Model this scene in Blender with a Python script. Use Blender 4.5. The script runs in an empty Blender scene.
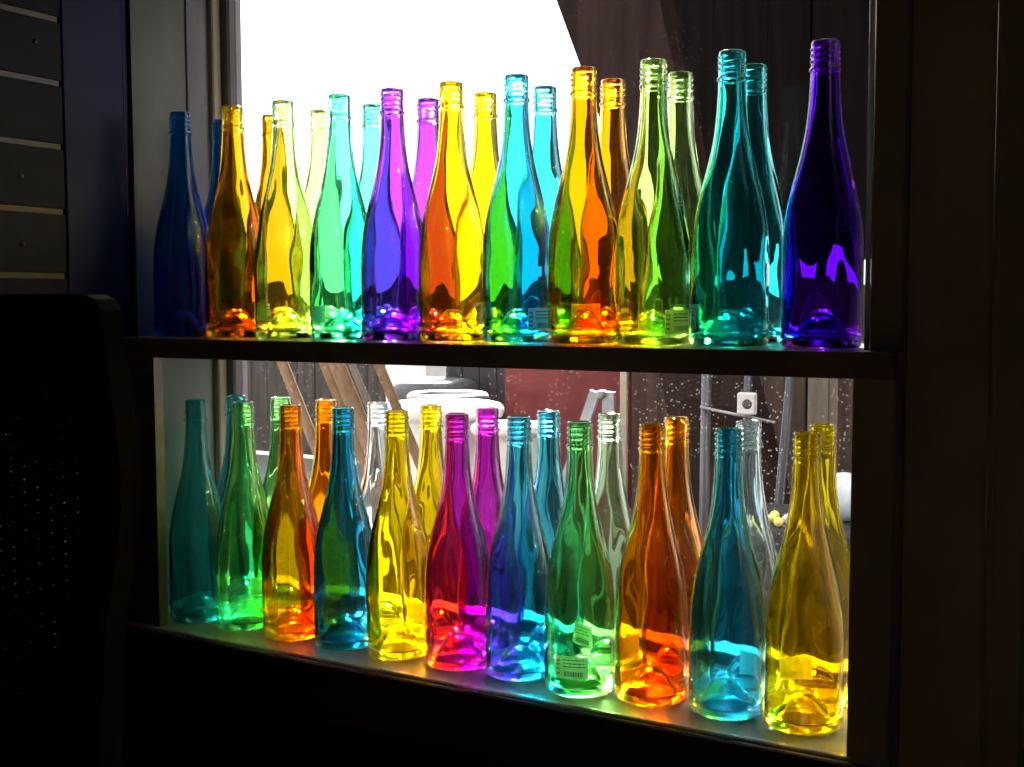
import bpy, math, random
from mathutils import Matrix, Vector
random.seed(7)
S = bpy.context.scene
COL = S.collection
PI = math.pi

# ------------------------------------------------------------------ camera
cam_d = bpy.data.cameras.new('camera')
cam = bpy.data.objects.new('camera', cam_d)
COL.objects.link(cam)
cr = Vector((0.86553826, 0.50083374, -0.00301472))
cu = Vector((-0.03241178, 0.0620185, 0.99754859))
cf = Vector((-0.49979296, 0.86331875, -0.06991229))
M = Matrix((cr, cu, -cf)).transposed().to_4x4()
M.translation = Vector((0.6952, -1.1896, 0.04904))
cam.matrix_world = M
cam_d.lens = 1200.0 / 1024.0 * 36.0
cam_d.sensor_width = 36.0
cam_d.clip_start = 0.01
S.camera = cam

# ------------------------------------------------------------------ sky, sun, exposure
SKY = 3.6
world = bpy.data.worlds.new('hazy_sky')
S.world = world
world.use_nodes = True
bg = world.node_tree.nodes['Background']
bg.inputs['Color'].default_value = (0.97, 0.98, 1.0, 1)
bg.inputs['Strength'].default_value = SKY
sun_d = bpy.data.lights.new('sun', 'SUN')
sun_d.energy = 75.0
sun_d.angle = math.radians(7.0)
sun_d.color = (1.0, 0.95, 0.86)
sun = bpy.data.objects.new('sun', sun_d)
COL.objects.link(sun)
sun.location = (-3, 4, 4)
SUN_DIR = Vector((0.38, -0.72, -0.585))            # the way the light travels
sun.rotation_euler = SUN_DIR.to_track_quat('-Z', 'Y').to_euler()
sun_d.cycles.is_caustics_light = False
vs = S.view_settings
vs.view_transform = 'Standard'
vs.look = 'None'
vs.exposure = 0.0
vs.gamma = 1.0
vs.use_curve_mapping = False
cy = S.cycles
cy.max_bounces = 32
cy.transmission_bounces = 28
cy.glossy_bounces = 8
cy.diffuse_bounces = 4
cy.transparent_max_bounces = 24
cy.caustics_refractive = True
cy.caustics_reflective = True
cy.blur_glossy = 1.0
cy.sample_clamp_indirect = 0.0
cy.use_guiding = True
cy.use_surface_guiding = True
cy.guiding_training_samples = 0

# ------------------------------------------------------------------ helpers
class MB:
    """collects shapes and links them as one mesh"""
    def __init__(self): self.v, self.f, self.s, self.m = [], [], [], []
    def add(self, vs_, fs_, smooth=False, mi=0):
        n = len(self.v)
        self.v += [tuple(p) for p in vs_]
        for q in fs_:
            self.f.append(tuple(i + n for i in q)); self.s.append(smooth); self.m.append(mi)
        return self
    def box(self, x0, x1, y0, y1, z0, z1, b=0.0, mi=0):
        if b <= 0:
            p = [(x, y, z) for z in (z0, z1) for y in (y0, y1) for x in (x0, x1)]
            return self.add(p, [(0, 2, 3, 1), (4, 5, 7, 6), (0, 1, 5, 4), (1, 3, 7, 5), (3, 2, 6, 7), (2, 0, 4, 6)], mi=mi)
        # chamfered box: 24 vertices
        xs, ys, zs = (x0, x1), (y0, y1), (z0, z1)
        v, idx = [], {}
        for i in (0, 1):
            for j in (0, 1):
                for k in (0, 1):
                    c = (xs[i], ys[j], zs[k])
                    d = (1 if i == 0 else -1, 1 if j == 0 else -1, 1 if k == 0 else -1)
                    for a in range(3):
                        p = [c[t] + (0 if t == a else d[t] * b) for t in range(3)]
                        idx[(i, j, k, a)] = len(v); v.append(p)
        f = []
        for a in range(3):
            o = [t for t in range(3) if t != a]
            for s in (0, 1):
                q = []
                for (u, w) in ((0, 0), (1, 0), (1, 1), (0, 1)):
                    key = [0, 0, 0]; key[a] = s; key[o[0]] = u; key[o[1]] = w
                    q.append(idx[(key[0], key[1], key[2], a)])
                f.append(q)
        for a in range(3):                       # edges along a
            o = [t for t in range(3) if t != a]
            for u in (0, 1):
                for w in (0, 1):
                    k0 = [0, 0, 0]; k0[o[0]] = u; k0[o[1]] = w
                    k1 = list(k0); k1[a] = 1
                    f.append([idx[(*k0, o[0])], idx[(*k0, o[1])], idx[(*k1, o[1])], idx[(*k1, o[0])]])
        for i in (0, 1):
            for j in (0, 1):
                for k in (0, 1):
                    f.append([idx[(i, j, k, 0)], idx[(i, j, k, 1)], idx[(i, j, k, 2)]])
        return self.add(v, f, mi=mi)
    def prism(self, outline, z0, z1, mi=0):
        n = len(outline)
        v = [(x, y, z0) for x, y in outline] + [(x, y, z1) for x, y in outline]
        f = [tuple(range(n))[::-1], tuple(range(n, 2 * n))] + [(i, (i + 1) % n, n + (i + 1) % n, n + i) for i in range(n)]
        return self.add(v, f, mi=mi)
    def tube(self, pts, r, n=8, mi=0, closed=False):
        pts = [Vector(p) for p in pts]
        rs = r if isinstance(r, (list, tuple)) else [r] * len(pts)
        v = []
        up = Vector((0.13, 0.21, 0.97))
        for i, p in enumerate(pts):
            a = pts[max(i - 1, 0)]; b = pts[min(i + 1, len(pts) - 1)]
            if closed: a = pts[i - 1]; b = pts[(i + 1) % len(pts)]
            t = (b - a).normalized()
            s = t.cross(up)
            if s.length < .05: s = t.cross(Vector((1, 0, 0)))
            s.normalize(); w = t.cross(s)
            for k in range(n):
                an = 2 * PI * k / n
                v.append(p + (s * math.cos(an) + w * math.sin(an)) * rs[i])
        f = []
        m = len(pts)
        for i in range(m if closed else m - 1):
            j = (i + 1) % m
            for k in range(n):
                f.append((i * n + k, i * n + (k + 1) % n, j * n + (k + 1) % n, j * n + k))
        if not closed:
            f.append(tuple(range(n))[::-1]); f.append(tuple(range((m - 1) * n, m * n)))
        return self.add(v, f, True, mi)
    def lathe(self, prof, n=32, c=(0, 0, 0), mi=0, smooth=True):
        v, f = [], []
        for r, z in prof:
            for k in range(n):
                a = 2 * PI * k / n
                v.append((c[0] + r * math.cos(a), c[1] + r * math.sin(a), c[2] + z))
        for i in range(len(prof) - 1):
            for k in range(n):
                f.append((i * n + k, i * n + (k + 1) % n, (i + 1) * n + (k + 1) % n, (i + 1) * n + k))
        return self.add(v, f, smooth, mi)
    def mesh(self, name, mats=()):
        me = bpy.data.meshes.new(name)
        me.from_pydata(self.v, [], self.f)
        me.polygons.foreach_set('use_smooth', self.s)
        me.polygons.foreach_set('material_index', self.m)
        for m in mats: me.materials.append(m)
        me.validate(); me.update()
        return me
    def build(self, name, mat, parent=None, loc=(0, 0, 0), rot=(0, 0, 0)):
        mats = mat if isinstance(mat, (list, tuple)) else [mat]
        return link(name, self.mesh(name, mats), parent, loc, rot)

def link(name, me, parent=None, loc=(0, 0, 0), rot=(0, 0, 0)):
    o = bpy.data.objects.new(name, me)
    COL.objects.link(o)
    o.location = loc; o.rotation_euler = rot
    if parent: o.parent = parent
    return o

def tag(o, label=None, cat=None, group=None, kind=None):
    if label: o['label'] = label
    if cat: o['category'] = cat
    if group: o['group'] = group
    if kind: o['kind'] = kind
    return o

def empty(name, loc=(0, 0, 0), rot=(0, 0, 0)):
    return link(name, None, None, loc, rot)

# ------------------------------------------------------------------ materials
def new_mat(name):
    m = bpy.data.materials.new(name); m.use_nodes = True
    nt = m.node_tree
    return m, nt, nt.nodes['Principled BSDF']

def noise_mat(name, c0, c1, rough=0.6, scale=(8, 8, 8), detail=6, bump=0.0, metallic=0.0, spec=0.5, thresh=(0.35, 0.65)):
    m, nt, b = new_mat(name)
    tc = nt.nodes.new('ShaderNodeTexCoord'); mp = nt.nodes.new('ShaderNodeMapping')
    mp.inputs['Scale'].default_value = scale
    nz = nt.nodes.new('ShaderNodeTexNoise'); nz.inputs['Scale'].default_value = 1.0
    nz.inputs['Detail'].default_value = detail; nz.inputs['Roughness'].default_value = 0.6
    rp = nt.nodes.new('ShaderNodeValToRGB')
    rp.color_ramp.elements[0].position, rp.color_ramp.elements[1].position = thresh
    rp.color_ramp.elements[0].color = (*c0, 1); rp.color_ramp.elements[1].color = (*c1, 1)
    L = nt.links.new
    L(tc.outputs['Object'], mp.inputs['Vector']); L(mp.outputs['Vector'], nz.inputs['Vector'])
    L(nz.outputs['Fac'], rp.inputs['Fac']); L(rp.outputs['Color'], b.inputs['Base Color'])
    b.inputs['Roughness'].default_value = rough; b.inputs['Metallic'].default_value = metallic
    b.inputs['Specular IOR Level'].default_value = spec
    if bump:
        bp = nt.nodes.new('ShaderNodeBump'); bp.inputs['Strength'].default_value = bump; bp.inputs['Distance'].default_value = 0.004
        L(nz.outputs['Fac'], bp.inputs['Height']); L(bp.outputs['Normal'], b.inputs['Normal'])
    return m

def glass_mat(name, T):
    """coloured bottle glass; T is what passes through both walls of a bottle"""
    m, nt, b = new_mat(name)
    b.inputs['Base Color'].default_value = (*[max(t, 1e-5) ** 0.5 for t in T], 1)
    b.inputs['Transmission Weight'].default_value = 1.0
    b.inputs['Roughness'].default_value = 0.0
    b.inputs['IOR'].default_value = 1.5
    # thin dusty film on the coloured coating scatters a little of the light
    tl = nt.nodes.new('ShaderNodeBsdfTranslucent'); tl.inputs['Color'].default_value = (*[max(t, 1e-5) ** 0.6 for t in T], 1)
    mx = nt.nodes.new('ShaderNodeMixShader')
    nz = nt.nodes.new('ShaderNodeTexNoise'); nz.inputs['Scale'].default_value = 55; nz.inputs['Detail'].default_value = 5
    mr = nt.nodes.new('ShaderNodeMapRange'); mr.inputs['From Min'].default_value = 0.35; mr.inputs['From Max'].default_value = 0.75
    mr.inputs['To Min'].default_value = 0.0002; mr.inputs['To Max'].default_value = 0.004
    tc = nt.nodes.new('ShaderNodeTexCoord')
    L = nt.links.new
    L(tc.outputs['Object'], nz.inputs['Vector']); L(nz.outputs['Fac'], mr.inputs['Value']); L(mr.outputs['Result'], mx.inputs[0])
    L(b.outputs[0], mx.inputs[1]); L(tl.outputs[0], mx.inputs[2]); L(mx.outputs[0], nt.nodes['Material Output'].inputs['Surface'])
    return m

def pane_mat(name, tint=(0.97, 0.98, 0.975)):
    m, nt, b = new_mat(name)
    nt.nodes.remove(b)
    out = nt.nodes['Material Output']; L = nt.links.new
    tr = nt.nodes.new('ShaderNodeBsdfTransparent'); tr.inputs['Color'].default_value = (*tint, 1)
    gl = nt.nodes.new('ShaderNodeBsdfGlossy'); gl.inputs['Roughness'].default_value = 0.02
    lw = nt.nodes.new('ShaderNodeLayerWeight'); lw.inputs['Blend'].default_value = 0.5
    pw = nt.nodes.new('ShaderNodeMath'); pw.operation = 'POWER'; pw.inputs[1].default_value = 5.0
    fr = nt.nodes.new('ShaderNodeMath'); fr.operation = 'MULTIPLY_ADD'; fr.inputs[1].default_value = 0.94; fr.inputs[2].default_value = 0.04
    L(lw.outputs['Facing'], pw.inputs[0]); L(pw.outputs[0], fr.inputs[0])
    mx = nt.nodes.new('ShaderNodeMixShader')
    L(fr.outputs[0], mx.inputs[0]); L(tr.outputs[0], mx.inputs[1]); L(gl.outputs[0], mx.inputs[2])
    # dust specks: small voronoi dots kept only where a noise allows
    tc = nt.nodes.new('ShaderNodeTexCoord')
    vo = nt.nodes.new('ShaderNodeTexVoronoi'); vo.inputs['Scale'].default_value = 150
    lt = nt.nodes.new('ShaderNodeMath'); lt.operation = 'LESS_THAN'; lt.inputs[1].default_value = 0.15
    nz = nt.nodes.new('ShaderNodeTexNoise'); nz.inputs['Scale'].default_value = 14; nz.inputs['Detail'].default_value = 4
    gt = nt.nodes.new('ShaderNodeMath'); gt.operation = 'GREATER_THAN'; gt.inputs[1].default_value = 0.5
    # rain splash: the dust lies on the lower part of the pane
    sx = nt.nodes.new('ShaderNodeSeparateXYZ'); zr = nt.nodes.new('ShaderNodeMapRange')
    zr.inputs['From Min'].default_value = 0.15; zr.inputs['From Max'].default_value = -0.1
    zr.inputs['To Min'].default_value = 0.25; zr.inputs['To Max'].default_value = 1.0
    mz = nt.nodes.new('ShaderNodeMath'); mz.operation = 'MULTIPLY'
    L(tc.outputs['Object'], sx.inputs[0]); L(sx.outputs['Z'], zr.inputs['Value']); L(zr.outputs['Result'], mz.inputs[1])
    mu = nt.nodes.new('ShaderNodeMath'); mu.operation = 'MULTIPLY'
    m2 = nt.nodes.new('ShaderNodeMath'); m2.operation = 'MULTIPLY'; m2.inputs[1].default_value = 0.07
    n3 = nt.nodes.new('ShaderNodeTexNoise'); n3.inputs['Scale'].default_value = 5; n3.inputs['Detail'].default_value = 5
    m3 = nt.nodes.new('ShaderNodeMath'); m3.operation = 'MULTIPLY_ADD'; m3.inputs[1].default_value = 0.0005
    L(tc.outputs['Object'], vo.inputs['Vector']); L(tc.outputs['Object'], nz.inputs['Vector']); L(tc.outputs['Object'], n3.inputs['Vector'])
    L(vo.outputs['Distance'], lt.inputs[0]); L(nz.outputs['Fac'], gt.inputs[0])
    L(lt.outputs[0], mu.inputs[0]); L(gt.outputs[0], mu.inputs[1]); L(mu.outputs[0], mz.inputs[0]); L(mz.outputs[0], m2.inputs[0])
    L(n3.outputs['Fac'], m3.inputs[0]); L(m2.outputs[0], m3.inputs[2])
    tl = nt.nodes.new('ShaderNodeBsdfTranslucent'); tl.inputs['Color'].default_value = (0.75, 0.75, 0.72, 1)
    df = nt.nodes.new('ShaderNodeBsdfDiffuse'); df.inputs['Color'].default_value = (0.6, 0.6, 0.57, 1)
    md = nt.nodes.new('ShaderNodeMixShader'); md.inputs[0].default_value = 0.45
    L(df.outputs[0], md.inputs[1]); L(tl.outputs[0], md.inputs[2])
    m4 = nt.nodes.new('ShaderNodeMixShader')
    L(m3.outputs[0], m4.inputs[0]); L(mx.outputs[0], m4.inputs[1]); L(md.outputs[0], m4.inputs[2])
    L(m4.outputs[0], out.inputs['Surface'])
    return m

def paper_mat(name):
    m, nt, b = new_mat(name)
    nt.nodes.remove(b)
    out = nt.nodes['Material Output']; L = nt.links.new
    tl = nt.nodes.new('ShaderNodeBsdfTranslucent'); tl.inputs['Color'].default_value = (0.8, 0.79, 0.72, 1)
    df = nt.nodes.new('ShaderNodeBsdfDiffuse'); df.inputs['Color'].default_value = (0.8, 0.79, 0.74, 1)
    md = nt.nodes.new('ShaderNodeMixShader'); md.inputs[0].default_value = 0.6
    L(df.outputs[0], md.inputs[1]); L(tl.outputs[0], md.inputs[2]); L(md.outputs[0], out.inputs['Surface'])
    return m

MT = dict(
    shelf=noise_mat('brown_shelf_wood', (0.15, 0.10, 0.055), (0.24, 0.17, 0.10), 0.3, (2, 26, 26), bump=0.15),
    sill=noise_mat('grey_sill_paint', (0.34, 0.325, 0.305), (0.46, 0.44, 0.415), 0.14, (5, 30, 30), bump=0.1),
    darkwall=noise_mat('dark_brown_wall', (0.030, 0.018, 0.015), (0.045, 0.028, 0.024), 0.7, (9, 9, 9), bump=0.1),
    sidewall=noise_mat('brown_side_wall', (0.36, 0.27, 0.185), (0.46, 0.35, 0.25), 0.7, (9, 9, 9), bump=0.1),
    casing=noise_mat('dark_casing_paint', (0.27, 0.205, 0.14), (0.34, 0.265, 0.185), 0.45, (6, 6, 2), bump=0.05),
    jamb=noise_mat('grey_jamb_paint', (0.095, 0.097, 0.088), (0.13, 0.132, 0.118), 0.6, (14, 14, 5), bump=0.15),
    sash=noise_mat('mauve_grey_sash_paint', (0.09, 0.08, 0.09), (0.14, 0.125, 0.135), 0.5, (20, 20, 6), bump=0.1),
    beadpaint=noise_mat('pale_grey_bead_paint', (0.80, 0.82, 0.85), (0.86, 0.88, 0.90), 0.25, (6, 6, 6)),
    stop=noise_mat('tan_stop_wood', (0.20, 0.16, 0.10), (0.30, 0.24, 0.16), 0.5, (20, 20, 4)),
    floor=noise_mat('dark_floor_boards', (0.13, 0.09, 0.06), (0.20, 0.14, 0.10), 0.5, (3, 20, 20)),
    room=noise_mat('room_paint', (0.36, 0.33, 0.29), (0.44, 0.41, 0.37), 0.8, (4, 4, 4)),
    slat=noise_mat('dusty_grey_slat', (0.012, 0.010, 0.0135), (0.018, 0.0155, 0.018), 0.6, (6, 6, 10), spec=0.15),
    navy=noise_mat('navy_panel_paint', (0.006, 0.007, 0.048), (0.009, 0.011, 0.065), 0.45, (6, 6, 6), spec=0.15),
    insert=noise_mat('ochre_groove_insert', (0.075, 0.040, 0.005), (0.10, 0.055, 0.008), 0.45, (8, 8, 8)),
    screw=noise_mat('dark_screw_metal', (0.06, 0.05, 0.05), (0.1, 0.09, 0.09), 0.35, (90, 90, 90), metallic=1.0),
    wicker=noise_mat('black_wicker', (0.008, 0.0065, 0.005), (0.02, 0.016, 0.012), 0.5, (40, 40, 40), spec=0.08),
    chairwood=noise_mat('dark_chair_wood', (0.012, 0.009, 0.005), (0.02, 0.014, 0.009), 0.7, (6, 6, 30), bump=0.1, spec=0.08),
    ground=noise_mat('gravel_yard', (0.055, 0.048, 0.042), (0.10, 0.09, 0.08), 0.95, (14, 14, 14), bump=0.6),
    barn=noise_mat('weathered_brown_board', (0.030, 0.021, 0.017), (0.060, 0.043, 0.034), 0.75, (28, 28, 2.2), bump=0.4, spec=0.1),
    barn_shade=noise_mat('shaded_brown_board', (0.0022, 0.0013, 0.0015), (0.0050, 0.0029, 0.0032), 0.85, (28, 28, 2.2), bump=0.4, spec=0.03),  # shade on the upper shed boards put into a near-black base colour
    log=noise_mat('red_brown_timber', (0.009, 0.0045, 0.0042), (0.020, 0.0105, 0.0095), 0.75, (22, 22, 3), bump=0.5, spec=0.06),
    plank=noise_mat('tan_pole_wood', (0.11, 0.065, 0.035), (0.18, 0.11, 0.065), 0.65, (30, 30, 3), bump=0.3, spec=0.1),
    plankg=noise_mat('grey_pole_wood', (0.085, 0.07, 0.058), (0.13, 0.11, 0.092), 0.65, (30, 30, 3), bump=0.3, spec=0.1),
    fence=noise_mat('grey_fence_board', (0.036, 0.029, 0.026), (0.065, 0.054, 0.048), 0.8, (24, 24, 2), bump=0.3, spec=0.1),
    maroon=noise_mat('maroon_painted_panel', (0.095, 0.019, 0.020), (0.13, 0.028, 0.028), 0.55, (9, 9, 9), bump=0.15, spec=0.1),
    slate=noise_mat('dark_slate_panel', (0.020, 0.020, 0.024), (0.042, 0.040, 0.045), 0.6, (12, 12, 3), spec=0.1),
    white=noise_mat('white_enamel', (0.42, 0.42, 0.41), (0.52, 0.52, 0.51), 0.3, (5, 5, 5)),
    zinc=noise_mat('galvanised_steel', (0.20, 0.205, 0.21), (0.30, 0.30, 0.31), 0.5, (20, 20, 20), metallic=0.8),
    pole=noise_mat('blue_grey_pole', (0.04, 0.045, 0.055), (0.07, 0.075, 0.088), 0.4, (30, 30, 4), metallic=0.5),
    rubber=noise_mat('black_rubber', (0.02, 0.02, 0.022), (0.05, 0.05, 0.055), 0.6, (20, 20, 20)),
    shade_roof=noise_mat('dark_roof', (0.04, 0.035, 0.035), (0.06, 0.05, 0.05), 0.85, (10, 10, 10)),
    ink=noise_mat('black_ink', (0.015, 0.015, 0.018), (0.025, 0.025, 0.03), 0.6, (50, 50, 50)),
    globe=noise_mat('pale_blue_glazed_ball', (0.38, 0.48, 0.62), (0.55, 0.64, 0.76), 0.12, (10, 10, 10)),
    bead=noise_mat('yellow_glazed_bead', (0.70, 0.55, 0.10), (0.82, 0.68, 0.2), 0.1, (10, 10, 10)),
    pane=pane_mat('dusty_window_glass'),
    paper=paper_mat('white_sticker_paper'),
)

# ------------------------------------------------------------------ the room
XL, XR = -0.575, 0.419            # faces of the two jambs
SILL = -0.3856
FLOOR, CEIL = -1.0, 1.5
def struct(name, mb, mat, parent=None, **k):
    o = mb.build(name, mat, parent, **k)
    if parent is None: o['kind'] = 'structure'
    return o
struct('floor', MB().box(-0.75, 2.3, -3.1, 0.17, FLOOR - .05, FLOOR), MT['floor'])
struct('ceiling', MB().box(-0.75, 2.3, -3.1, 0.17, CEIL, CEIL + .05), MT['room'])
struct('wall_left', MB().box(-0.75, -0.602, -3.1, -0.02, FLOOR, CEIL), MT['room'])
struct('wall_right', MB().box(2.2, 2.3, -3.1, 0.17, FLOOR, CEIL), MT['room'])
struct('wall_back', MB().box(-0.602, 2.2, -3.1, -3.0, FLOOR, CEIL), MT['room'])
wf = MB()
wf.box(-0.75, -0.602, -0.02, 0.17, FLOOR, CEIL)                  # left of the opening
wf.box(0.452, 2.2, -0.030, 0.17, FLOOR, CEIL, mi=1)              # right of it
wf.box(-0.602, 0.452, -0.045, 0.17, FLOOR, SILL - 0.027)         # below
wf.box(-0.602, 0.452, -0.030, 0.17, 0.60, CEIL)                  # above
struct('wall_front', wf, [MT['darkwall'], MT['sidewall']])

win = tag(empty('window_1', (0, 0, 0)), kind='structure')
MB().box(-0.602, XL, -0.02, 0.17, SILL, 0.60).build('left_jamb', MT['jamb'], win)
jr = MB().box(XR, 0.452, -0.030, 0.17, SILL, 0.60)
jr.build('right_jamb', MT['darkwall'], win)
MB().box(XL, XL + 0.003, 0.080, 0.1275, 0.0005, 0.575, 0.001).build('jamb_liner', MT['sash'], win)
MB().box(XL, XR, -0.02, 0.17, 0.575, 0.60).build('head_jamb', MT['jamb'], win)
MB().box(XL, XR, 0.128, 0.17, SILL - .0, SILL + 0.02, 0.002).build('sash_bottom_rail', MT['sash'], win)
MB().box(XL, XL + 0.012, 0.122, 0.140, SILL, 0.575, 0.002).build('window_stop', MT['stop'], win)
MB().box(XL, XL + 0.026, 0.140, 0.170, SILL + .02, 0.575, 0.003).build('sash_stile', MT['sash'], win)
MB().box(XR - 0.026, XR, 0.140, 0.170, SILL + .02, 0.575, 0.003).build('sash_stile', MT['sash'], win)
MB().box(XL + .026, XR - .026, 0.140, 0.170, 0.545, 0.575, 0.002).build('sash_top_rail', MT['sash'], win)
MB().box(XL + .026, XR - .026, 0.153, 0.156, SILL + .02, 0.545).build('pane', MT['pane'], win)
# sill board the lower row stands on: rounded nose towards the room
so = [(0.128, SILL - .027), (0.128, SILL)]
for k in range(7):
    a = PI / 2 * k / 6
    so.append((-0.0645 - 0.004 * math.sin(a), SILL - 0.004 + 0.004 * math.cos(a)))
so.append((-0.0685, SILL - .027))
sm = MB()
n = len(so)
sv = [(-0.602, y, z) for y, z in so] + [(0.452, y, z) for y, z in so]
sm.add(sv, [tuple(range(n)), tuple(range(n, 2 * n))[::-1]] + [(i, i + n, (i + 1) % n + n, (i + 1) % n) for i in range(n)])
sillo = sm.build('sill', MT['sill'], win)
MB().box(-0.602, 0.452, -0.0765, -0.0688, SILL - .075, SILL - .0035, .002).build('sill_nosing', MT['darkwall'], win)

# casing on the right: flat board with a round bead on its inner edge, then a second moulding
cs = MB().box(XR + .003, 0.4515, -0.050, -0.030, SILL, 0.95, 0.0015)
struct('trim_1', cs, MT['casing'])
bd = MB().tube([(XR + .001, -0.0515, 0.0008), (XR + .001, -0.0515, 0.95)], 0.0026, 14)
o = bd.build('bead', MT['beadpaint'], bpy.data.objects['trim_1'])
struct('trim_2', MB().box(0.532, 0.562, -0.046, -0.030, FLOOR, CEIL, 0.003).tube([(0.532, -0.041, FLOOR), (0.532, -0.041, CEIL)], 0.005, 10), MT['casing'])

# ------------------------------------------------------------------ the shelf across the window
shelf = MB().prism([(XL + .001, 0.1275), (XL + .001, -0.082), (-.577, -0.082), (0.453, -0.085), (0.4555, -0.0825), (0.4555, -0.0515), (XR - .0008, -0.0515), (XR - .0008, 0.1275)][::1], -0.0245, 0.0)
sh = empty('window_shelf', (0, 0, -0.0245))
shelf.v = [(x, y, z + 0.0245) for x, y, z in shelf.v]
b_ = shelf.build('board', MT['shelf'], sh)
MB().box(-0.5735, -0.503, -0.061, -0.046, SILL + .0245, -0.0002).build('support', MT['shelf'], sh)
MB().box(0.4115, 0.4505, -0.068, -0.0512, SILL + .0245, -0.0002, .001).build('support', MT['casing'], sh)
tag(sh, 'dark wooden shelf board crossing the window under the upper row of bottles', 'shelf')

# ------------------------------------------------------------------ bottles
H = 0.300
# radius of the outside from the heel upward (metres)
OUT = [(0.0340, 0.0), (0.0368, 0.0006), (0.0385, 0.0024), (0.0393, 0.0055), (0.0395, 0.010), (0.0395, 0.03), (0.0395, 0.06),
       (0.0395, 0.085), (0.0393, 0.097), (0.0388, 0.108), (0.0379, 0.119), (0.0364, 0.131), (0.0343, 0.143), (0.0316, 0.156),
       (0.0286, 0.168), (0.0256, 0.180), (0.0229, 0.191), (0.0205, 0.202), (0.0185, 0.213), (0.0170, 0.224), (0.0158, 0.236),
       (0.0150, 0.248), (0.0144, 0.260), (0.0140, 0.2695)]
def interp(prof, z):
    for (r0, z0), (r1, z1) in zip(prof, prof[1:]):
        if z <= z1:
            t = (z - z0) / max(z1 - z0, 1e-9); return r0 + (r1 - r0) * t
    return prof[-1][0]
def smooth_prof(prof, zs):
    # Catmull-Rom through the points, sampled at heights zs
    P = prof; res = []
    for z in zs:
        i = 0
        while i < len(P) - 2 and z > P[i + 1][1]: i += 1
        p0, p1, p2, p3 = P[max(i - 1, 0)], P[i], P[i + 1], P[min(i + 2, len(P) - 1)]
        h = p2[1] - p1[1]; t = (z - p1[1]) / h
        m1 = (p2[0] - p0[0]) / max(p2[1] - p0[1], 1e-9) * h; m2 = (p3[0] - p1[0]) / max(p3[1] - p1[1], 1e-9) * h
        res.append(((2 * t ** 3 - 3 * t * t + 1) * p1[0] + (t ** 3 - 2 * t * t + t) * m1 + (-2 * t ** 3 + 3 * t * t) * p2[0] + (t ** 3 - t * t) * m2, z))
    return res
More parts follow.
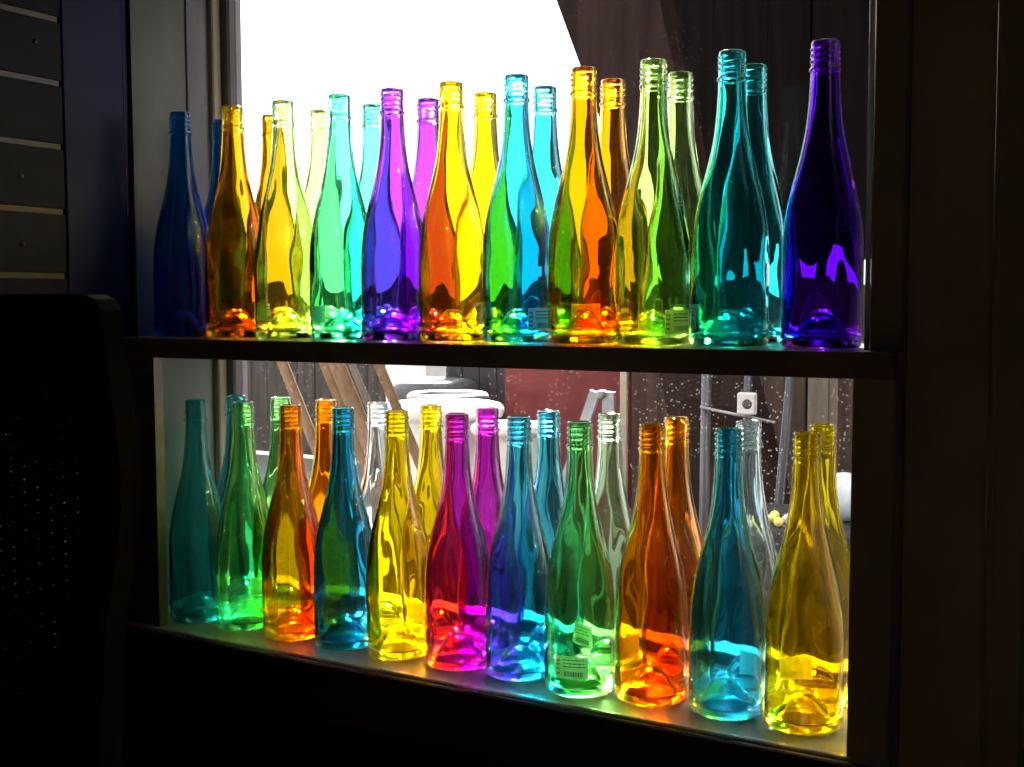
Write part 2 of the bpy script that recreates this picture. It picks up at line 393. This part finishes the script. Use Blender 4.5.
def bottle_mesh(seed):
    rnd = random.Random(seed)
    N = 72
    rows = []                                    # list of functions theta -> (r, z)
    # underside: push-up (punt) from the centre outward
    punt = [(0.0004, 0.0300), (0.003, 0.0297), (0.006, 0.0286), (0.009, 0.0267), (0.012, 0.0238), (0.015, 0.0200), (0.018, 0.0158), (0.021, 0.0118), (0.024, 0.0082), (0.027, 0.0050), (0.0295, 0.0026), (0.0318, 0.0008)]
    for r, z in punt: rows.append((r, z, 0))
    zs = [0.0006, 0.0015, 0.0028, 0.0045, 0.007, 0.010] + [0.010 + i * (0.2595 / 46) for i in range(1, 47)]
    rows.append((0.0340, 0.0, 0))
    for r, z in smooth_prof(OUT, zs): rows.append((r, z, 0))
    # bead ring below the thread, then thread zone
    for r, z in [(0.0142, 0.2703), (0.0151, 0.2708), (0.0155, 0.2718), (0.0155, 0.2728), (0.0151, 0.2738), (0.0142, 0.2744), (0.0139, 0.2752)]:
        rows.append((r, z, 0))
    z = 0.2760
    while z < 0.2960:
        rows.append((0.0137, z, 1)); z += 0.00075
    for r, z in [(0.0137, 0.2968), (0.0137, 0.2980), (0.0134, 0.2993), (0.0127, 0.2999), (0.0119, 0.3000), (0.0110, 0.2994), (0.0105, 0.2980)]:
        rows.append((r, z, 0))
    n_out = len(rows)
    # inside, from the mouth down
    ins = [(0.0103, 0.290), (0.0102, 0.275), (0.0104, 0.262), (0.0108, 0.250), (0.0118, 0.236), (0.0132, 0.224), (0.0149, 0.213), (0.0170, 0.202),
           (0.0195, 0.191), (0.0223, 0.180), (0.0254, 0.168), (0.0285, 0.156), (0.0313, 0.143), (0.0335, 0.131), (0.0351, 0.119), (0.0360, 0.108),
           (0.0365, 0.097), (0.0367, 0.085), (0.0367, 0.070), (0.0366, 0.055), (0.0365, 0.040), (0.0363, 0.027), (0.0358, 0.017), (0.0346, 0.0115),
           (0.0326, 0.0088), (0.0302, 0.0086), (0.0275, 0.0104), (0.0245, 0.0138), (0.0215, 0.0182), (0.0185, 0.0230), (0.0155, 0.0278), (0.0125, 0.0318), (0.0095, 0.0346), (0.0065, 0.0364), (0.0035, 0.0374), (0.0004, 0.0377)]
    for r, z in ins: rows.append((r, z, 2))
    ph = [rnd.uniform(0, 2 * PI) for _ in range(10)]
    def wob(th, z):
        return (0.00042 * math.sin(2 * th + ph[0] + 18 * z) + 0.00034 * math.sin(3 * th + ph[1] - 37 * z) + 0.00020 * math.sin(5 * th + ph[2] + 70 * z)
                + 0.00013 * math.sin(8 * th + ph[3] + 25 * z) + 0.00030 * math.sin(th + ph[4] + 55 * z)
                + 0.00005 * math.sin(13 * th + ph[5] - 160 * z) + 0.00006 * math.sin(4 * th + ph[6] + 210 * z))
    v, f = [], []
    for r, z, kind in rows:
        for k in range(N):
            th = 2 * PI * k / N
            rr = r
            if kind == 1:                        # helical screw thread
                u = (z - 0.2760) / 0.0058 - th / (2 * PI)
                w = math.cos(2 * PI * u)
                fade = min(1, (z - 0.2760) / 0.0025, (0.2968 - z) / 0.0025)
                rr += 0.00125 * max(0, w) ** 1.3 * max(fade, 0)
            elif kind == 2 and r > 0.003:
                rr += wob(th, z) * min(1, r / 0.03)
            elif kind == 0 and 0.012 < z < 0.26:
                rr += 0.22 * wob(th + 1.7, z * 0.6) * min(1, r / 0.03)
            v.append((rr * math.cos(th), rr * math.sin(th), z))
    R = len(rows)
    for i in range(R - 1):
        for k in range(N):
            f.append((i * N + k, i * N + (k + 1) % N, (i + 1) * N + (k + 1) % N, (i + 1) * N + k))
    f.append(tuple(range(N))[::-1]); f.append(tuple((R - 1) * N + k for k in range(N)))
    mb = MB(); mb.add(v, f, True)
    return mb.mesh('bottle_glass', [glass_base])
glass_base = glass_mat('glass_clear', (0.9, 0.93, 0.92))
BM = [bottle_mesh(s) for s in (3, 11, 23, 42)]

def sticker_mesh(seed, w=0.038, h=0.025):
    """price sticker bent round the bottle: paper plus printed marks"""
    rnd = random.Random(seed)
    mb, pr = MB(), MB()
    def patch(u0, u1, z0, z1, R, mi, nu):
        v, f = [], []
        for i in range(nu + 1):
            u = u0 + (u1 - u0) * i / nu; a = u / 0.0397
            v += [(R * math.cos(a), R * math.sin(a), z0), (R * math.cos(a), R * math.sin(a), z1)]
        for i in range(nu): f.append((2 * i, 2 * i + 2, 2 * i + 3, 2 * i + 1))
        (pr if mi else mb).add(v, f, True, 0)
    patch(-w / 2, w / 2, 0, h, 0.03985, 0, 12)
    R2 = 0.03995
    # bold figures down the one end, as dark strokes
    for k in range(4):
        z0 = 0.004 + k * 0.0047
        for s in range(3):
            patch(-w / 2 + .0015 + s * .0016, -w / 2 + .0024 + s * .0016, z0 + rnd.uniform(0, .0012), z0 + rnd.uniform(.0022, .0036), R2, 1, 1)
        patch(-w / 2 + .0015, -w / 2 + .0056, z0 + .0014, z0 + .0020, R2, 1, 2)
    # small print lines
    for k in range(3):
        z0 = h - 0.0045 - k * 0.0036; u = -w / 2 + .010
        while u < w / 2 - .006:
            l = rnd.uniform(.0015, .005); patch(u, min(u + l, w / 2 - .003), z0, z0 + .0011, R2, 1, 2); u += l + .001
    # bar code
    u = -w / 2 + .011
    while u < w / 2 - .005:
        l = rnd.uniform(.0004, .0012); patch(u, u + l, 0.003, 0.0085, R2, 1, 1); u += l + rnd.uniform(.0005, .001)
    return mb.mesh('price_sticker', [MT['paper']]), pr.mesh('print', [MT['ink']])
SM = [sticker_mesh(s) for s in (1, 2, 3)]

G = {k: glass_mat('glass_' + k, t) for k, t in dict(
    cobalt=(0.004, 0.10, 0.46), amber=(0.82, 0.29, 0.002), lime=(0.60, 0.93, 0.26), seafoam=(0.14, 0.80, 0.66),
    violet=(0.36, 0.045, 0.66), yellow=(0.90, 0.66, 0.004), cyan=(0.03, 0.50, 0.78), honey=(0.85, 0.27, 0.001),
    olive=(0.36, 0.66, 0.14), teal=(0.015, 0.46, 0.52), purple=(0.06, 0.001, 0.42),
    sea=(0.04, 0.46, 0.44), green=(0.24, 0.74, 0.18), orange=(0.86, 0.19, 0.001), blue=(0.008, 0.24, 0.46), clear=(0.78, 0.88, 0.92),
    gold=(0.86, 0.62, 0.003), magenta=(0.48, 0.015, 0.48), aqua=(0.05, 0.50, 0.66), leaf=(0.20, 0.78, 0.20), mint=(0.62, 0.90, 0.56),
    tangerine=(0.92, 0.23, 0.001), steel=(0.02, 0.36, 0.56), ice=(0.60, 0.85, 0.90), lemon=(0.82, 0.60, 0.002)).items()}
# x, y, glass, label, sticker (angle in degrees as seen from above, height) or None
UP_F = [
 (-0.5073, 0.0, 'cobalt', 'deep cobalt blue bottle at the dark left end of the upper shelf', None),
 (-0.4129, 0.0, 'amber', 'amber orange bottle right of the cobalt blue one, upper shelf front row', (20, .018)),
 (-0.3278, 0.0, 'lime', 'yellow-green bottle between amber and seafoam ones, upper shelf front row', (205, .020)),
 (-0.2378, 0.0, 'seafoam', 'bright seafoam green bottle left of the violet one, upper shelf front row', (190, .016)),
 (-0.1581, 0.0, 'violet', 'violet bottle in front of the bright sky, upper shelf front row', None),
 (-0.0740, 0.0, 'yellow', 'yellow-orange bottle between violet and bright blue ones, upper shelf front row', (12, .020)),
 (0.0135, 0.0, 'cyan', 'bright blue bottle with green glow inside, upper shelf front row', (345, .014)),
 (0.0983, 0.0, 'honey', 'golden amber bottle in front of the timber brace, upper shelf front row', (115, .018)),
 (0.1806, 0.0, 'olive', 'olive green bottle left of the dark teal one, upper shelf front row', (340, .012)),
 (0.2673, 0.0, 'teal', 'dark teal bottle left of the purple one, upper shelf front row', (205, .018)),
 (0.3628, 0.0, 'purple', 'deep purple bottle at the right end of the upper shelf', None)]
UP_R = [
 (-0.5085, 0.0815, 'cobalt', 'cobalt blue bottle half hidden behind the upper left blue and amber ones', None),
 (-0.4171, 0.0815, 'amber', 'amber bottle in the rear of the upper shelf behind the yellow-green one', None),
 (-0.3339, 0.0815, 'lime', 'pale green bottle in the upper rear row, washed out by sky', None),
 (-0.2472, 0.0815, 'seafoam', 'pale aqua bottle in the upper rear row left of the rear violet one', None),
 (-0.1615, 0.0815, 'violet', 'pinkish violet bottle in the upper rear row against the sky', None),
 (-0.0768, 0.0815, 'yellow', 'plain yellow bottle in the upper rear row against the sky', None),
 (0.0059, 0.0815, 'cyan', 'light blue bottle in the upper rear row left of the timber brace', None),
 (0.0946, 0.0815, 'honey', 'amber bottle in the upper rear row, neck against the timber brace', None),
 (0.1777, 0.0815, 'olive', 'green bottle in the upper rear row between olive and teal bottles', None),
 (0.2623, 0.0815, 'teal', 'teal bottle in the upper rear row just left of the purple bottle', None)]
LO_F = [
 (-0.4907, 0.0, 'sea', 'dusky teal bottle at the left end of the lower sill, front row', None),
 (-0.4075, 0.003, 'green', 'green bottle left of the first orange one, lower sill front row', (100, .03)),
 (-0.3238, 0.0, 'orange', 'dark orange bottle between green and navy blue ones, lower sill front row', None),
 (-0.2383, 0.0, 'blue', 'navy blue bottle left of a yellow one, lower sill front row', (60, .036)),
 (-0.1558, 0.0, 'gold', 'yellow bottle left of the magenta one, lower sill front row', (80, .030)),
 (-0.0690, 0.0, 'magenta', 'magenta bottle glowing red at its left, lower sill front row', None),
 (0.0146, 0.002, 'aqua', 'blue-violet bottle between magenta and bright green ones, lower sill front row', None),
 (0.1003, -0.013, 'leaf', 'bright green bottle with a barcode sticker low on its front', (283, .022)),
 (0.1810, 0.0, 'tangerine', 'bright orange bottle with pale sticker, right of the bright green one', (165, .034)),
 (0.2672, 0.0, 'steel', 'steel blue bottle between the bright orange and large yellow ones, lower sill', (60, .03)),
 (0.3502, 0.0, 'lemon', 'large yellow bottle at the right end of the lower sill, front row', (120, .034))]
LO_R = [
 (-0.4929, 0.0815, 'sea', 'teal bottle mostly hidden behind the green one, far left of lower sill', None),
 (-0.4128, 0.0838, 'green', 'green bottle in the lower rear row behind the dark orange one', None),
 (-0.3313, 0.0815, 'orange', 'orange bottle in the lower rear row behind the navy blue one', None),
 (-0.2446, 0.0815, 'clear', 'clear glass bottle in the lower rear row left of the two yellows', None),
 (-0.1606, 0.0815, 'gold', 'yellow bottle in the lower rear row beside the magenta neck', None),
 (-0.0761, 0.0815, 'magenta', 'pink-magenta bottle in the lower rear row behind the front magenta one', None),
 (0.0092, 0.0835, 'aqua', 'light blue bottle in the lower rear row against the maroon panel', None),
 (0.0921, 0.0815, 'mint', 'pale mint bottle in the lower rear row beside the grey bracket', (240, .03)),
 (0.1757, 0.0815, 'tangerine', 'orange bottle in the lower rear row against the brown boards', None),
 (0.2610, 0.0815, 'ice', 'icy pale bottle in the lower rear row behind the steel blue one', None),
 (0.3429, 0.0815, 'lemon', 'yellow bottle partly hidden behind the right casing, lower rear row', None)]
bi = 0
for rows_, z0, grp in ((UP_F, 0.0, 'front bottles on the upper shelf'), (UP_R, 0.0, 'rear bottles on the upper shelf'),
                       (LO_F, SILL, 'front bottles on the lower sill'), (LO_R, SILL, 'rear bottles on the lower sill')):
    for x, y, g, lab, st in rows_:
        me = BM[bi % 4]
        ob = link('glass_bottle', me, None, (x, y, z0 + 0.0003), (0, 0, bi * 2.39996))
        ob.material_slots[0].link = 'OBJECT'
        ob.material_slots[0].material = G[g]
        tag(ob, lab, 'bottle', grp)
        ob.cycles.is_caustics_caster = True
        if st:
            so_ = link('price_sticker', SM[bi % 3][0], ob, (0, 0, st[1]), (0, 0, math.radians(st[0]) - bi * 2.39996))
            so_['label'] = 'small white printed price sticker'
            link('print', SM[bi % 3][1], so_)
        bi += 1
for nme in ('sill', 'board', 'left_jamb'):
    bpy.data.objects[nme].cycles.is_caustics_receiver = True

# ------------------------------------------------------------------ slatted display panel on the left wall
sp = empty('slatwall_panel', (-0.60, -0.4, FLOOR))
PX0, PX1 = -0.001, 0.020                         # local x: wall side .. face
gz = [0.405 + 0.0805 * k for k in (3, 2, 1)] + [0.405, 0.325, 0.245, 0.163, 0.081] + [0.081 - 0.0805 * k for k in range(1, 11)]
Y0, Y1 = -0.52, -0.131
edges = [1.2] + sorted(gz, reverse=True) + [-0.85]
for a, b in zip(edges, edges[1:]):
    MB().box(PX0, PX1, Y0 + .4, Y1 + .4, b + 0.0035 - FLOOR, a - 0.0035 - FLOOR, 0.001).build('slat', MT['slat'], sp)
for z in gz:
    MB().box(PX0, PX1 - 0.0012, Y0 + .4, Y1 + .4 - .004, z - 0.0034 - FLOOR, z + 0.0034 - FLOOR).build('groove_insert', MT['insert'], sp)
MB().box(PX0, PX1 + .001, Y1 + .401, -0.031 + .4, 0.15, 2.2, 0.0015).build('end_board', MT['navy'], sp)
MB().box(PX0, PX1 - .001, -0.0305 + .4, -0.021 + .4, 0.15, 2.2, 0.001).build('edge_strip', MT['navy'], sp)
for yy, zz in ((-0.197, 0.202), (-0.199, 0.119), (-0.170, 0.371)):
    s_ = MB()
    s_.lathe([(0.0001, 0.0022), (0.0020, 0.0020), (0.0034, 0.0012), (0.0038, 0.0)], 16)
    s_.box(-0.0026, 0.0026, -0.0004, 0.0004, 0.0018, 0.0024)
    s_.build('screw', MT['screw'], sp, (PX1, yy + .4, zz - FLOOR), (0, PI / 2, 0))
tag(sp, 'navy and grey slatted display panel with ochre grooves on the left wall', 'panel')

# ------------------------------------------------------------------ dark woven chair, seen from behind at lower left
ch = empty('wicker_chair', (-0.300, -0.55, FLOOR))
def cz(z): return z - FLOOR
edge = [(0.256, .0535), (0.266, .050), (0.2725, .042), (0.2745, .030), (0.2755, .010), (0.284, -.034), (0.289, -.079), (0.288, -.117), (0.277, -.165), (0.267, -.213), (0.259, -.316), (0.255, -.45), (0.25, -.55)]
def stile(sgn):
    mb = MB()
    w = 0.040; d0, d1 = -0.014, 0.014
    v = []
    for x, z in edge:
        for xx, dd in ((x, d0 + .004), (x - .005, d0), (x - w, d0), (x - w, d1), (x - .005, d1), (x, d1 - .004)):
            v.append((sgn * xx, dd, cz(z)))
    f = []
    m = len(edge)
    for i in range(m - 1):
        for k in range(6):
            f.append((i * 6 + k, i * 6 + (k + 1) % 6, (i + 1) * 6 + (k + 1) % 6, (i + 1) * 6 + k))
    f.append(tuple(range(6))); f.append(tuple(range((m - 1) * 6, m * 6)))
    mb.add(v, f)
    return mb
for sgn in (-1, 1): stile(sgn).build('stile', MT['chairwood'], ch)
MB().box(-0.258, 0.258, -0.0165, 0.0165, cz(0.026), cz(0.0545), 0.004).build('top_rail', MT['chairwood'], ch)
MB().box(-0.25, 0.25, -0.014, 0.014, cz(-0.58), cz(-0.55), 0.003).build('back_rail', MT['chairwood'], ch)
wv = MB()
for i in range(31):                               # upright canes
    x = -0.235 + 0.47 * i / 30
    wv.tube([(x, 0, cz(-0.555)), (x, 0, cz(0.03))], 0.0022, 5)
for j in range(112):                               # horizontal weavers, over and under
    z = -0.545 + 0.57 * j / 111
    pts = []
    for i in range(62):
        x = -0.243 + 0.486 * i / 61
        ph = PI * (x + 0.235) / (0.47 / 30) + (PI if j % 2 else 0)
        pts.append((x, 0.0042 * math.cos(ph), cz(z) + random.uniform(-.0006, .0006)))
    wv.tube(pts, 0.0037, 5)
o = wv.build('woven_back', MT['wicker'], ch); o['kind'] = 'stuff'
MB().box(-0.26, 0.26, -0.02, 0.46, cz(-0.60), cz(-0.555), 0.008).build('seat', MT['wicker'], ch)
for sx in (-1, 1):
    for yy in (0.0, 0.43):
        MB().tube([(sx * 0.235, yy, 0), (sx * 0.240, yy, cz(-0.60))], [0.013, 0.018], 10).build('leg', MT['chairwood'], ch)
tag(ch, 'dark woven wicker chair with wooden frame at the lower left', 'chair')

# ------------------------------------------------------------------ the yard outside
struct('ground', MB().box(-40, 30, 0.18, 60, -1.06, -1.0), MT['ground'])
fe = empty('board_fence', (-4.2, 5.0, -1.0))
rf = random.Random(9)
xx = -3.2
while xx < 3.3:
    w = rf.uniform(0.12, 0.15)
    MB().box(xx, xx + w - .008, rf.uniform(-.004, .004), .02, 0.02, 1.03 + rf.uniform(-.006, .006), .002).build('board', MT['fence'], fe)
    xx += w
for z_ in (.25, .9): MB().box(-3.25, 3.35, .022, .06, z_, z_ + .09).build('rail', MT['fence'], fe)
for k in range(5): MB().box(-3.2 + k * 1.6, -3.11 + k * 1.6, .022, .11, 0, 1.01).build('post', MT['fence'], fe)
tag(fe, 'low grey-brown board fence at the far side of the yard', 'fence')
# neighbouring shed wall of upright boards: an upper and a lower half with an open slot between them
shed = empty('board_shed', (0, 2.4, -1.0))
x = -1.00; k = 0
rn = random.Random(5)
while x < 1.9:
    w = rn.uniform(0.13, 0.19)
    y_ = rn.uniform(-.006, .006)
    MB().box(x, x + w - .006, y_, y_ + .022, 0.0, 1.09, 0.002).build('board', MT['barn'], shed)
    MB().box(x, x + w - .006, y_, y_ + .022, 1.165, 2.3, 0.002).build('board', MT['barn_shade'], shed)
    x += w; k += 1
MB().box(-1.02, 1.95, .03, .08, 1.02, 1.09).build('rail', MT['barn_shade'], shed)
MB().box(-1.02, 1.95, .03, .08, 1.165, 1.25).build('rail', MT['barn_shade'], shed)
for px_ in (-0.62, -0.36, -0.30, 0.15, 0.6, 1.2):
    MB().box(px_, px_ + .09, .03, .11, 0, 2.3).build('post', MT['barn_shade'], shed)
MB().box(-0.5, 1.95, -1.2, 2.2, 2.3, 2.36).build('shade_roof', MT['shade_roof'], shed)  # roof out of view, its long front overhang added to shade the upper boards
tag(shed, 'dark brown board shed standing outside the right half of the window', 'shed')
# leaning timber brace at the corner of the shed
br = MB()
br.add([(-0.772, 1.56, 0.83), (-0.49, 1.56, 0.815), (-0.49, 1.66, 0.815), (-0.772, 1.66, 0.83),
        (-0.56, 1.56, 0.30), (-0.335, 1.56, 0.14), (-0.335, 1.66, 0.14), (-0.56, 1.66, 0.30),
        (-0.30, 1.56, -1.0), (0.0, 1.56, -1.0), (0.0, 1.66, -1.0), (-0.30, 1.66, -1.0),
        ],
       [(0, 1, 5, 4), (1, 2, 6, 5), (2, 3, 7, 6), (3, 0, 4, 7), (4, 5, 9, 8), (5, 6, 10, 9), (6, 7, 11, 10), (7, 4, 8, 11), (8, 9, 10, 11), (0, 3, 2, 1)])
tag(br.build('timber_brace', MT['log']), 'broad leaning red-brown timber outside the upper window', 'timber')

# leaning poles at the lower left
PO = [(-1.176, -0.060, 0.92, 'plankg', .011, 'thin grey pole leaning leftmost outside the lower window'),
      (-1.126, -0.050, 0.86, 'plank', .013, 'tan pole leaning second from left outside the lower window'),
      (-1.083, -0.050, 0.95, 'plank', .011, 'third tan pole from the left in the leaning group'),
      (-1.045, -0.045, 1.00, 'plankg', .009, 'slim grey pole at the middle of the leaning group'),
      (-1.004, -0.040, 0.88, 'plank', .010, 'tan pole just right of the slim grey one'),
      (-0.956, -0.036, 0.84, 'plank', .015, 'broadest tan pole, second from right in the leaning group'),
      (-0.905, -0.030, 0.91, 'plank', .012, 'rightmost tan pole of the leaning group, left of the white box')]
for x, z, y, m_, r_, lab in PO:
    dz = z + 1.0
    mb = MB()
    tx, tz = x - 0.045, z + 0.075
    mb.tube([(tx, y + .05, tz), (x, y + .04, z - .02), (x + 0.55 * dz * .5, y, z - dz * .5), (x + 0.55 * dz, y - .05, -1.0)], [r_ * .92, r_, r_, r_], 8)
    tag(mb.build('leaning_pole', MT[m_]), lab, 'pole', 'leaning poles outside the lower window')

# stacked tubs, white box, panels
def tub(name, c, R, h, mat, label, rim=0.014, cat='tub'):
    e = empty(name, (c[0], c[1], c[2]))
    MB().lathe([(0.001, 0.0), (R * .78, 0.0), (R * .82, 0.01), (R * .97, h - .01), (R * .965, h - .002), (R * .93, h - .004), (R * .78, 0.03), (0.001, 0.025)], 36).build('body', mat, e)
    MB().tube([(R * math.cos(2 * PI * k / 36), R * math.sin(2 * PI * k / 36), h - rim * .4) for k in range(36)], rim, 10, closed=True).build('rim', mat, e)
    tag(e, label, cat)
    return e
tub('barrel', (-0.985, 1.36, -1.0), 0.138, 0.775, MT['white'], 'wide white barrel with bright rim outside, behind the yellow bottles', 0.020, 'barrel')
tub('enamel_tub', (-1.185, 1.69, -0.225 - .22), 0.105, 0.22, MT['zinc'], 'grey tub with dark inside on a crate behind the white barrel', 0.014)
cr_ = empty('crate', (-1.185, 1.69, -1.0))
for k in range(4):
    MB().box(-.13, .13, -.13, -.115, .02 + k * .135, .135 + k * .135, .003).build('slat', MT['barn'], cr_)
    MB().box(-.13, .13, .115, .13, .02 + k * .135, .135 + k * .135, .003).build('slat', MT['barn'], cr_)
for sx in (-1, 1):
    MB().box(sx * .13 - .012, sx * .13 + .012, -.115, .115, 0, .553).build('side', MT['barn'], cr_)
MB().box(-.13, .13, -.13, .13, .540, .554).build('lid', MT['barn'], cr_)
tag(cr_, 'brown slatted crate outside carrying the grey tub', 'crate')
tub('drum', (-0.742, 1.28, -1.0), 0.080, 0.745, MT['white'], 'white drum outside behind the magenta bottle necks', 0.014, 'drum')
tp = MB()
tp.tube([(-1.40 + .10 * math.cos(2 * PI * k / 30), 1.95 + .10 * math.sin(2 * PI * k / 30), -0.235) for k in range(30)], 0.035, 12, closed=True)
ts = empty('tyre_stand', (-1.40, 1.95, -1.0))
MB().lathe([(0.001, 0), (.10, 0), (.11, .02), (.11, .70), (.10, .73), (.001, .73)], 28).build('drum', MT['slate'], ts)
tp.v = [(x + 1.40, y - 1.95, z + 1.0) for x, y, z in tp.v]
tp.build('tyre', MT['rubber'], ts)
tag(ts, 'dark rubber ring on a drum outside below the white box', 'drum')
wb = empty('white_box', (-1.655, 2.25, -1.0))
MB().box(-.09, .09, -.10, .10, 0, 0.85, .008).build('body', MT['white'], wb)
MB().box(-.095, .095, -.105, .105, 0.851, 0.90, .008).build('lid', MT['white'], wb)
tag(wb, 'bright white box outside between leaning poles and slate panel', 'box')
sl = empty('slate_panel', (-1.33, 2.1, -1.0))
for k in range(4):
    MB().box(-.13 + k * .065, -.067 + k * .065, 0, .02, 0, 0.985, .002).build('board', MT['slate'], sl)
tag(sl, 'dark slate board panel outside left of the maroon panel', 'panel')
mp_ = empty('maroon_panel', (-0.89, 1.85, -1.0))
MB().box(-.20, .20, 0, .025, 0, 0.99, .003).build('sheet', MT['maroon'], mp_)
MB().box(.178, .20, -.012, -.0005, 0, 0.99, .002).build('edge_batten', MT['stop'], mp_)
tag(mp_, 'maroon painted panel standing outside the lower window', 'panel')
# grey folding bracket: two flat legs joined at the top
ab = empty('folding_bracket', (-0.385, 1.0, -1.0))
def bar(x0, z0, x1, z1, w, y0, y1):
    d = Vector((x1 - x0, 0, z1 - z0)).normalized(); nrm = Vector((d.z, 0, -d.x)) * w / 2
    a, b = Vector((x0, 0, z0)), Vector((x1, 0, z1))
    q = [a + nrm, b + nrm, b - nrm, a - nrm]
    return MB().add([(p.x, y0, p.z) for p in q] + [(p.x, y1, p.z) for p in q],
                    [(0, 1, 2, 3), (7, 6, 5, 4), (0, 4, 5, 1), (1, 5, 6, 2), (2, 6, 7, 3), (3, 7, 4, 0)])
bar(-0.30, 0.0, 0.012, 0.862, .022, -.012, -.002).build('leg', MT['zinc'], ab)
bar(0.040, 0.0, 0.036, 0.862, .026, .0, .010).build('leg', MT['zinc'], ab)
MB().lathe([(0.001, .013), (.008, .013), (.009, .011), (.009, -.013), (.008, -.015), (.001, -.015)], 20).build('hinge', MT['zinc'], ab, (0.022, 0, 0.856), (PI / 2, 0, 0))
tag(ab, 'grey metal folding bracket in front of the maroon panel', 'bracket')
# poles, switch box and rod at the right
def pole(x0, z0, x1, y, r, m_, lab, name='pole'):
    tag(MB().tube([(x1, y, -1.0), (x0, y, z0)], r, 10).build(name, MT[m_]), lab, 'pole')
pole(-0.213, 0.02, -0.224, 1.20, .011, 'pole', 'blue-grey metal pole beside the brown boards outside')
pole(-0.122, 0.02, -0.132, 1.20, .009, 'pole', 'thin dark pole carrying the white switch box outside')
pole(-0.034, 0.02, -0.115, 1.235, .010, 'pole', 'slightly leaning dark pole right of the white switch box')
wp = MB().box(-.020, .020, -.02, .02, 0, 1.03, .003).box(.0205, .032, -.012, .012, 0, 1.03)
tag(wp.build('fence_post', MT['plankg'], None, (0.027, 1.2, -1.0)), 'weathered grey-tan wooden post outside near the right casing', 'post')
bx_ = empty('switch_box', (-0.113, 1.165, -0.187))
MB().box(-.018, .018, -.012, .012, 0, .045, .003).build('body', MT['white'], bx_)
MB().lathe([(0.0005, .0), (.010, .0), (.011, -.002)], 20).build('hole', MT['rubber'], bx_, (.004, -.0125, .022), (PI / 2, 0, 0))
tag(bx_, 'small white switch box with round dark opening on a pole', 'box')
tag(MB().tube([(-0.222, 1.185, -0.178), (-0.06, 1.185, -0.203)], .0035, 8).build('cross_rod', MT['zinc']), 'thin metal rod running between the two outside poles', 'rod')
# glazed balls and beads on a low table, right edge
tb = empty('yard_table', (0.17, 0.98, -1.0))
MB().box(-.25, .16, -.14, .13, .62, .645, .003).build('top', MT['slate'], tb)
for sx in (-.23, .14):
    for sy in (-.12, .11): MB().box(sx - .018, sx + .018, sy - .018, sy + .018, 0, .62).build('leg', MT['slate'], tb)
tag(tb, 'low dark table outside the right end of the lower window', 'table')
def ball(c, r, m_, name, lab, grp):
    mb = MB().lathe([(max(r * math.sin(PI * k / 14), 1e-4), r - r * math.cos(PI * k / 14)) for k in range(15)], 20)
    tag(mb.build(name, MT[m_], None, c), lab, 'ball', grp)
ball((0.135, 0.98, -0.355), .045, 'globe', 'glazed_ball', 'large pale blue glazed ball beside the right casing', 'glazed balls outside')
ball((0.225, 1.03, -0.355), .05, 'globe', 'glazed_ball', 'largest glazed ball, farthest right on the outside table', 'glazed balls outside')
for k in range(22):
    x_ = -0.06 + 0.028 * (k % 8) + rn.uniform(-.004, .004)
    y_ = 0.87 + .030 * (k // 8) + rn.uniform(-.003, .003)
    ball((x_, y_, -0.355), .009, 'bead' if k % 3 else 'globe', 'glazed_bead', 'small shiny glazed bead lying on the outside table', 'beads on the outside table')
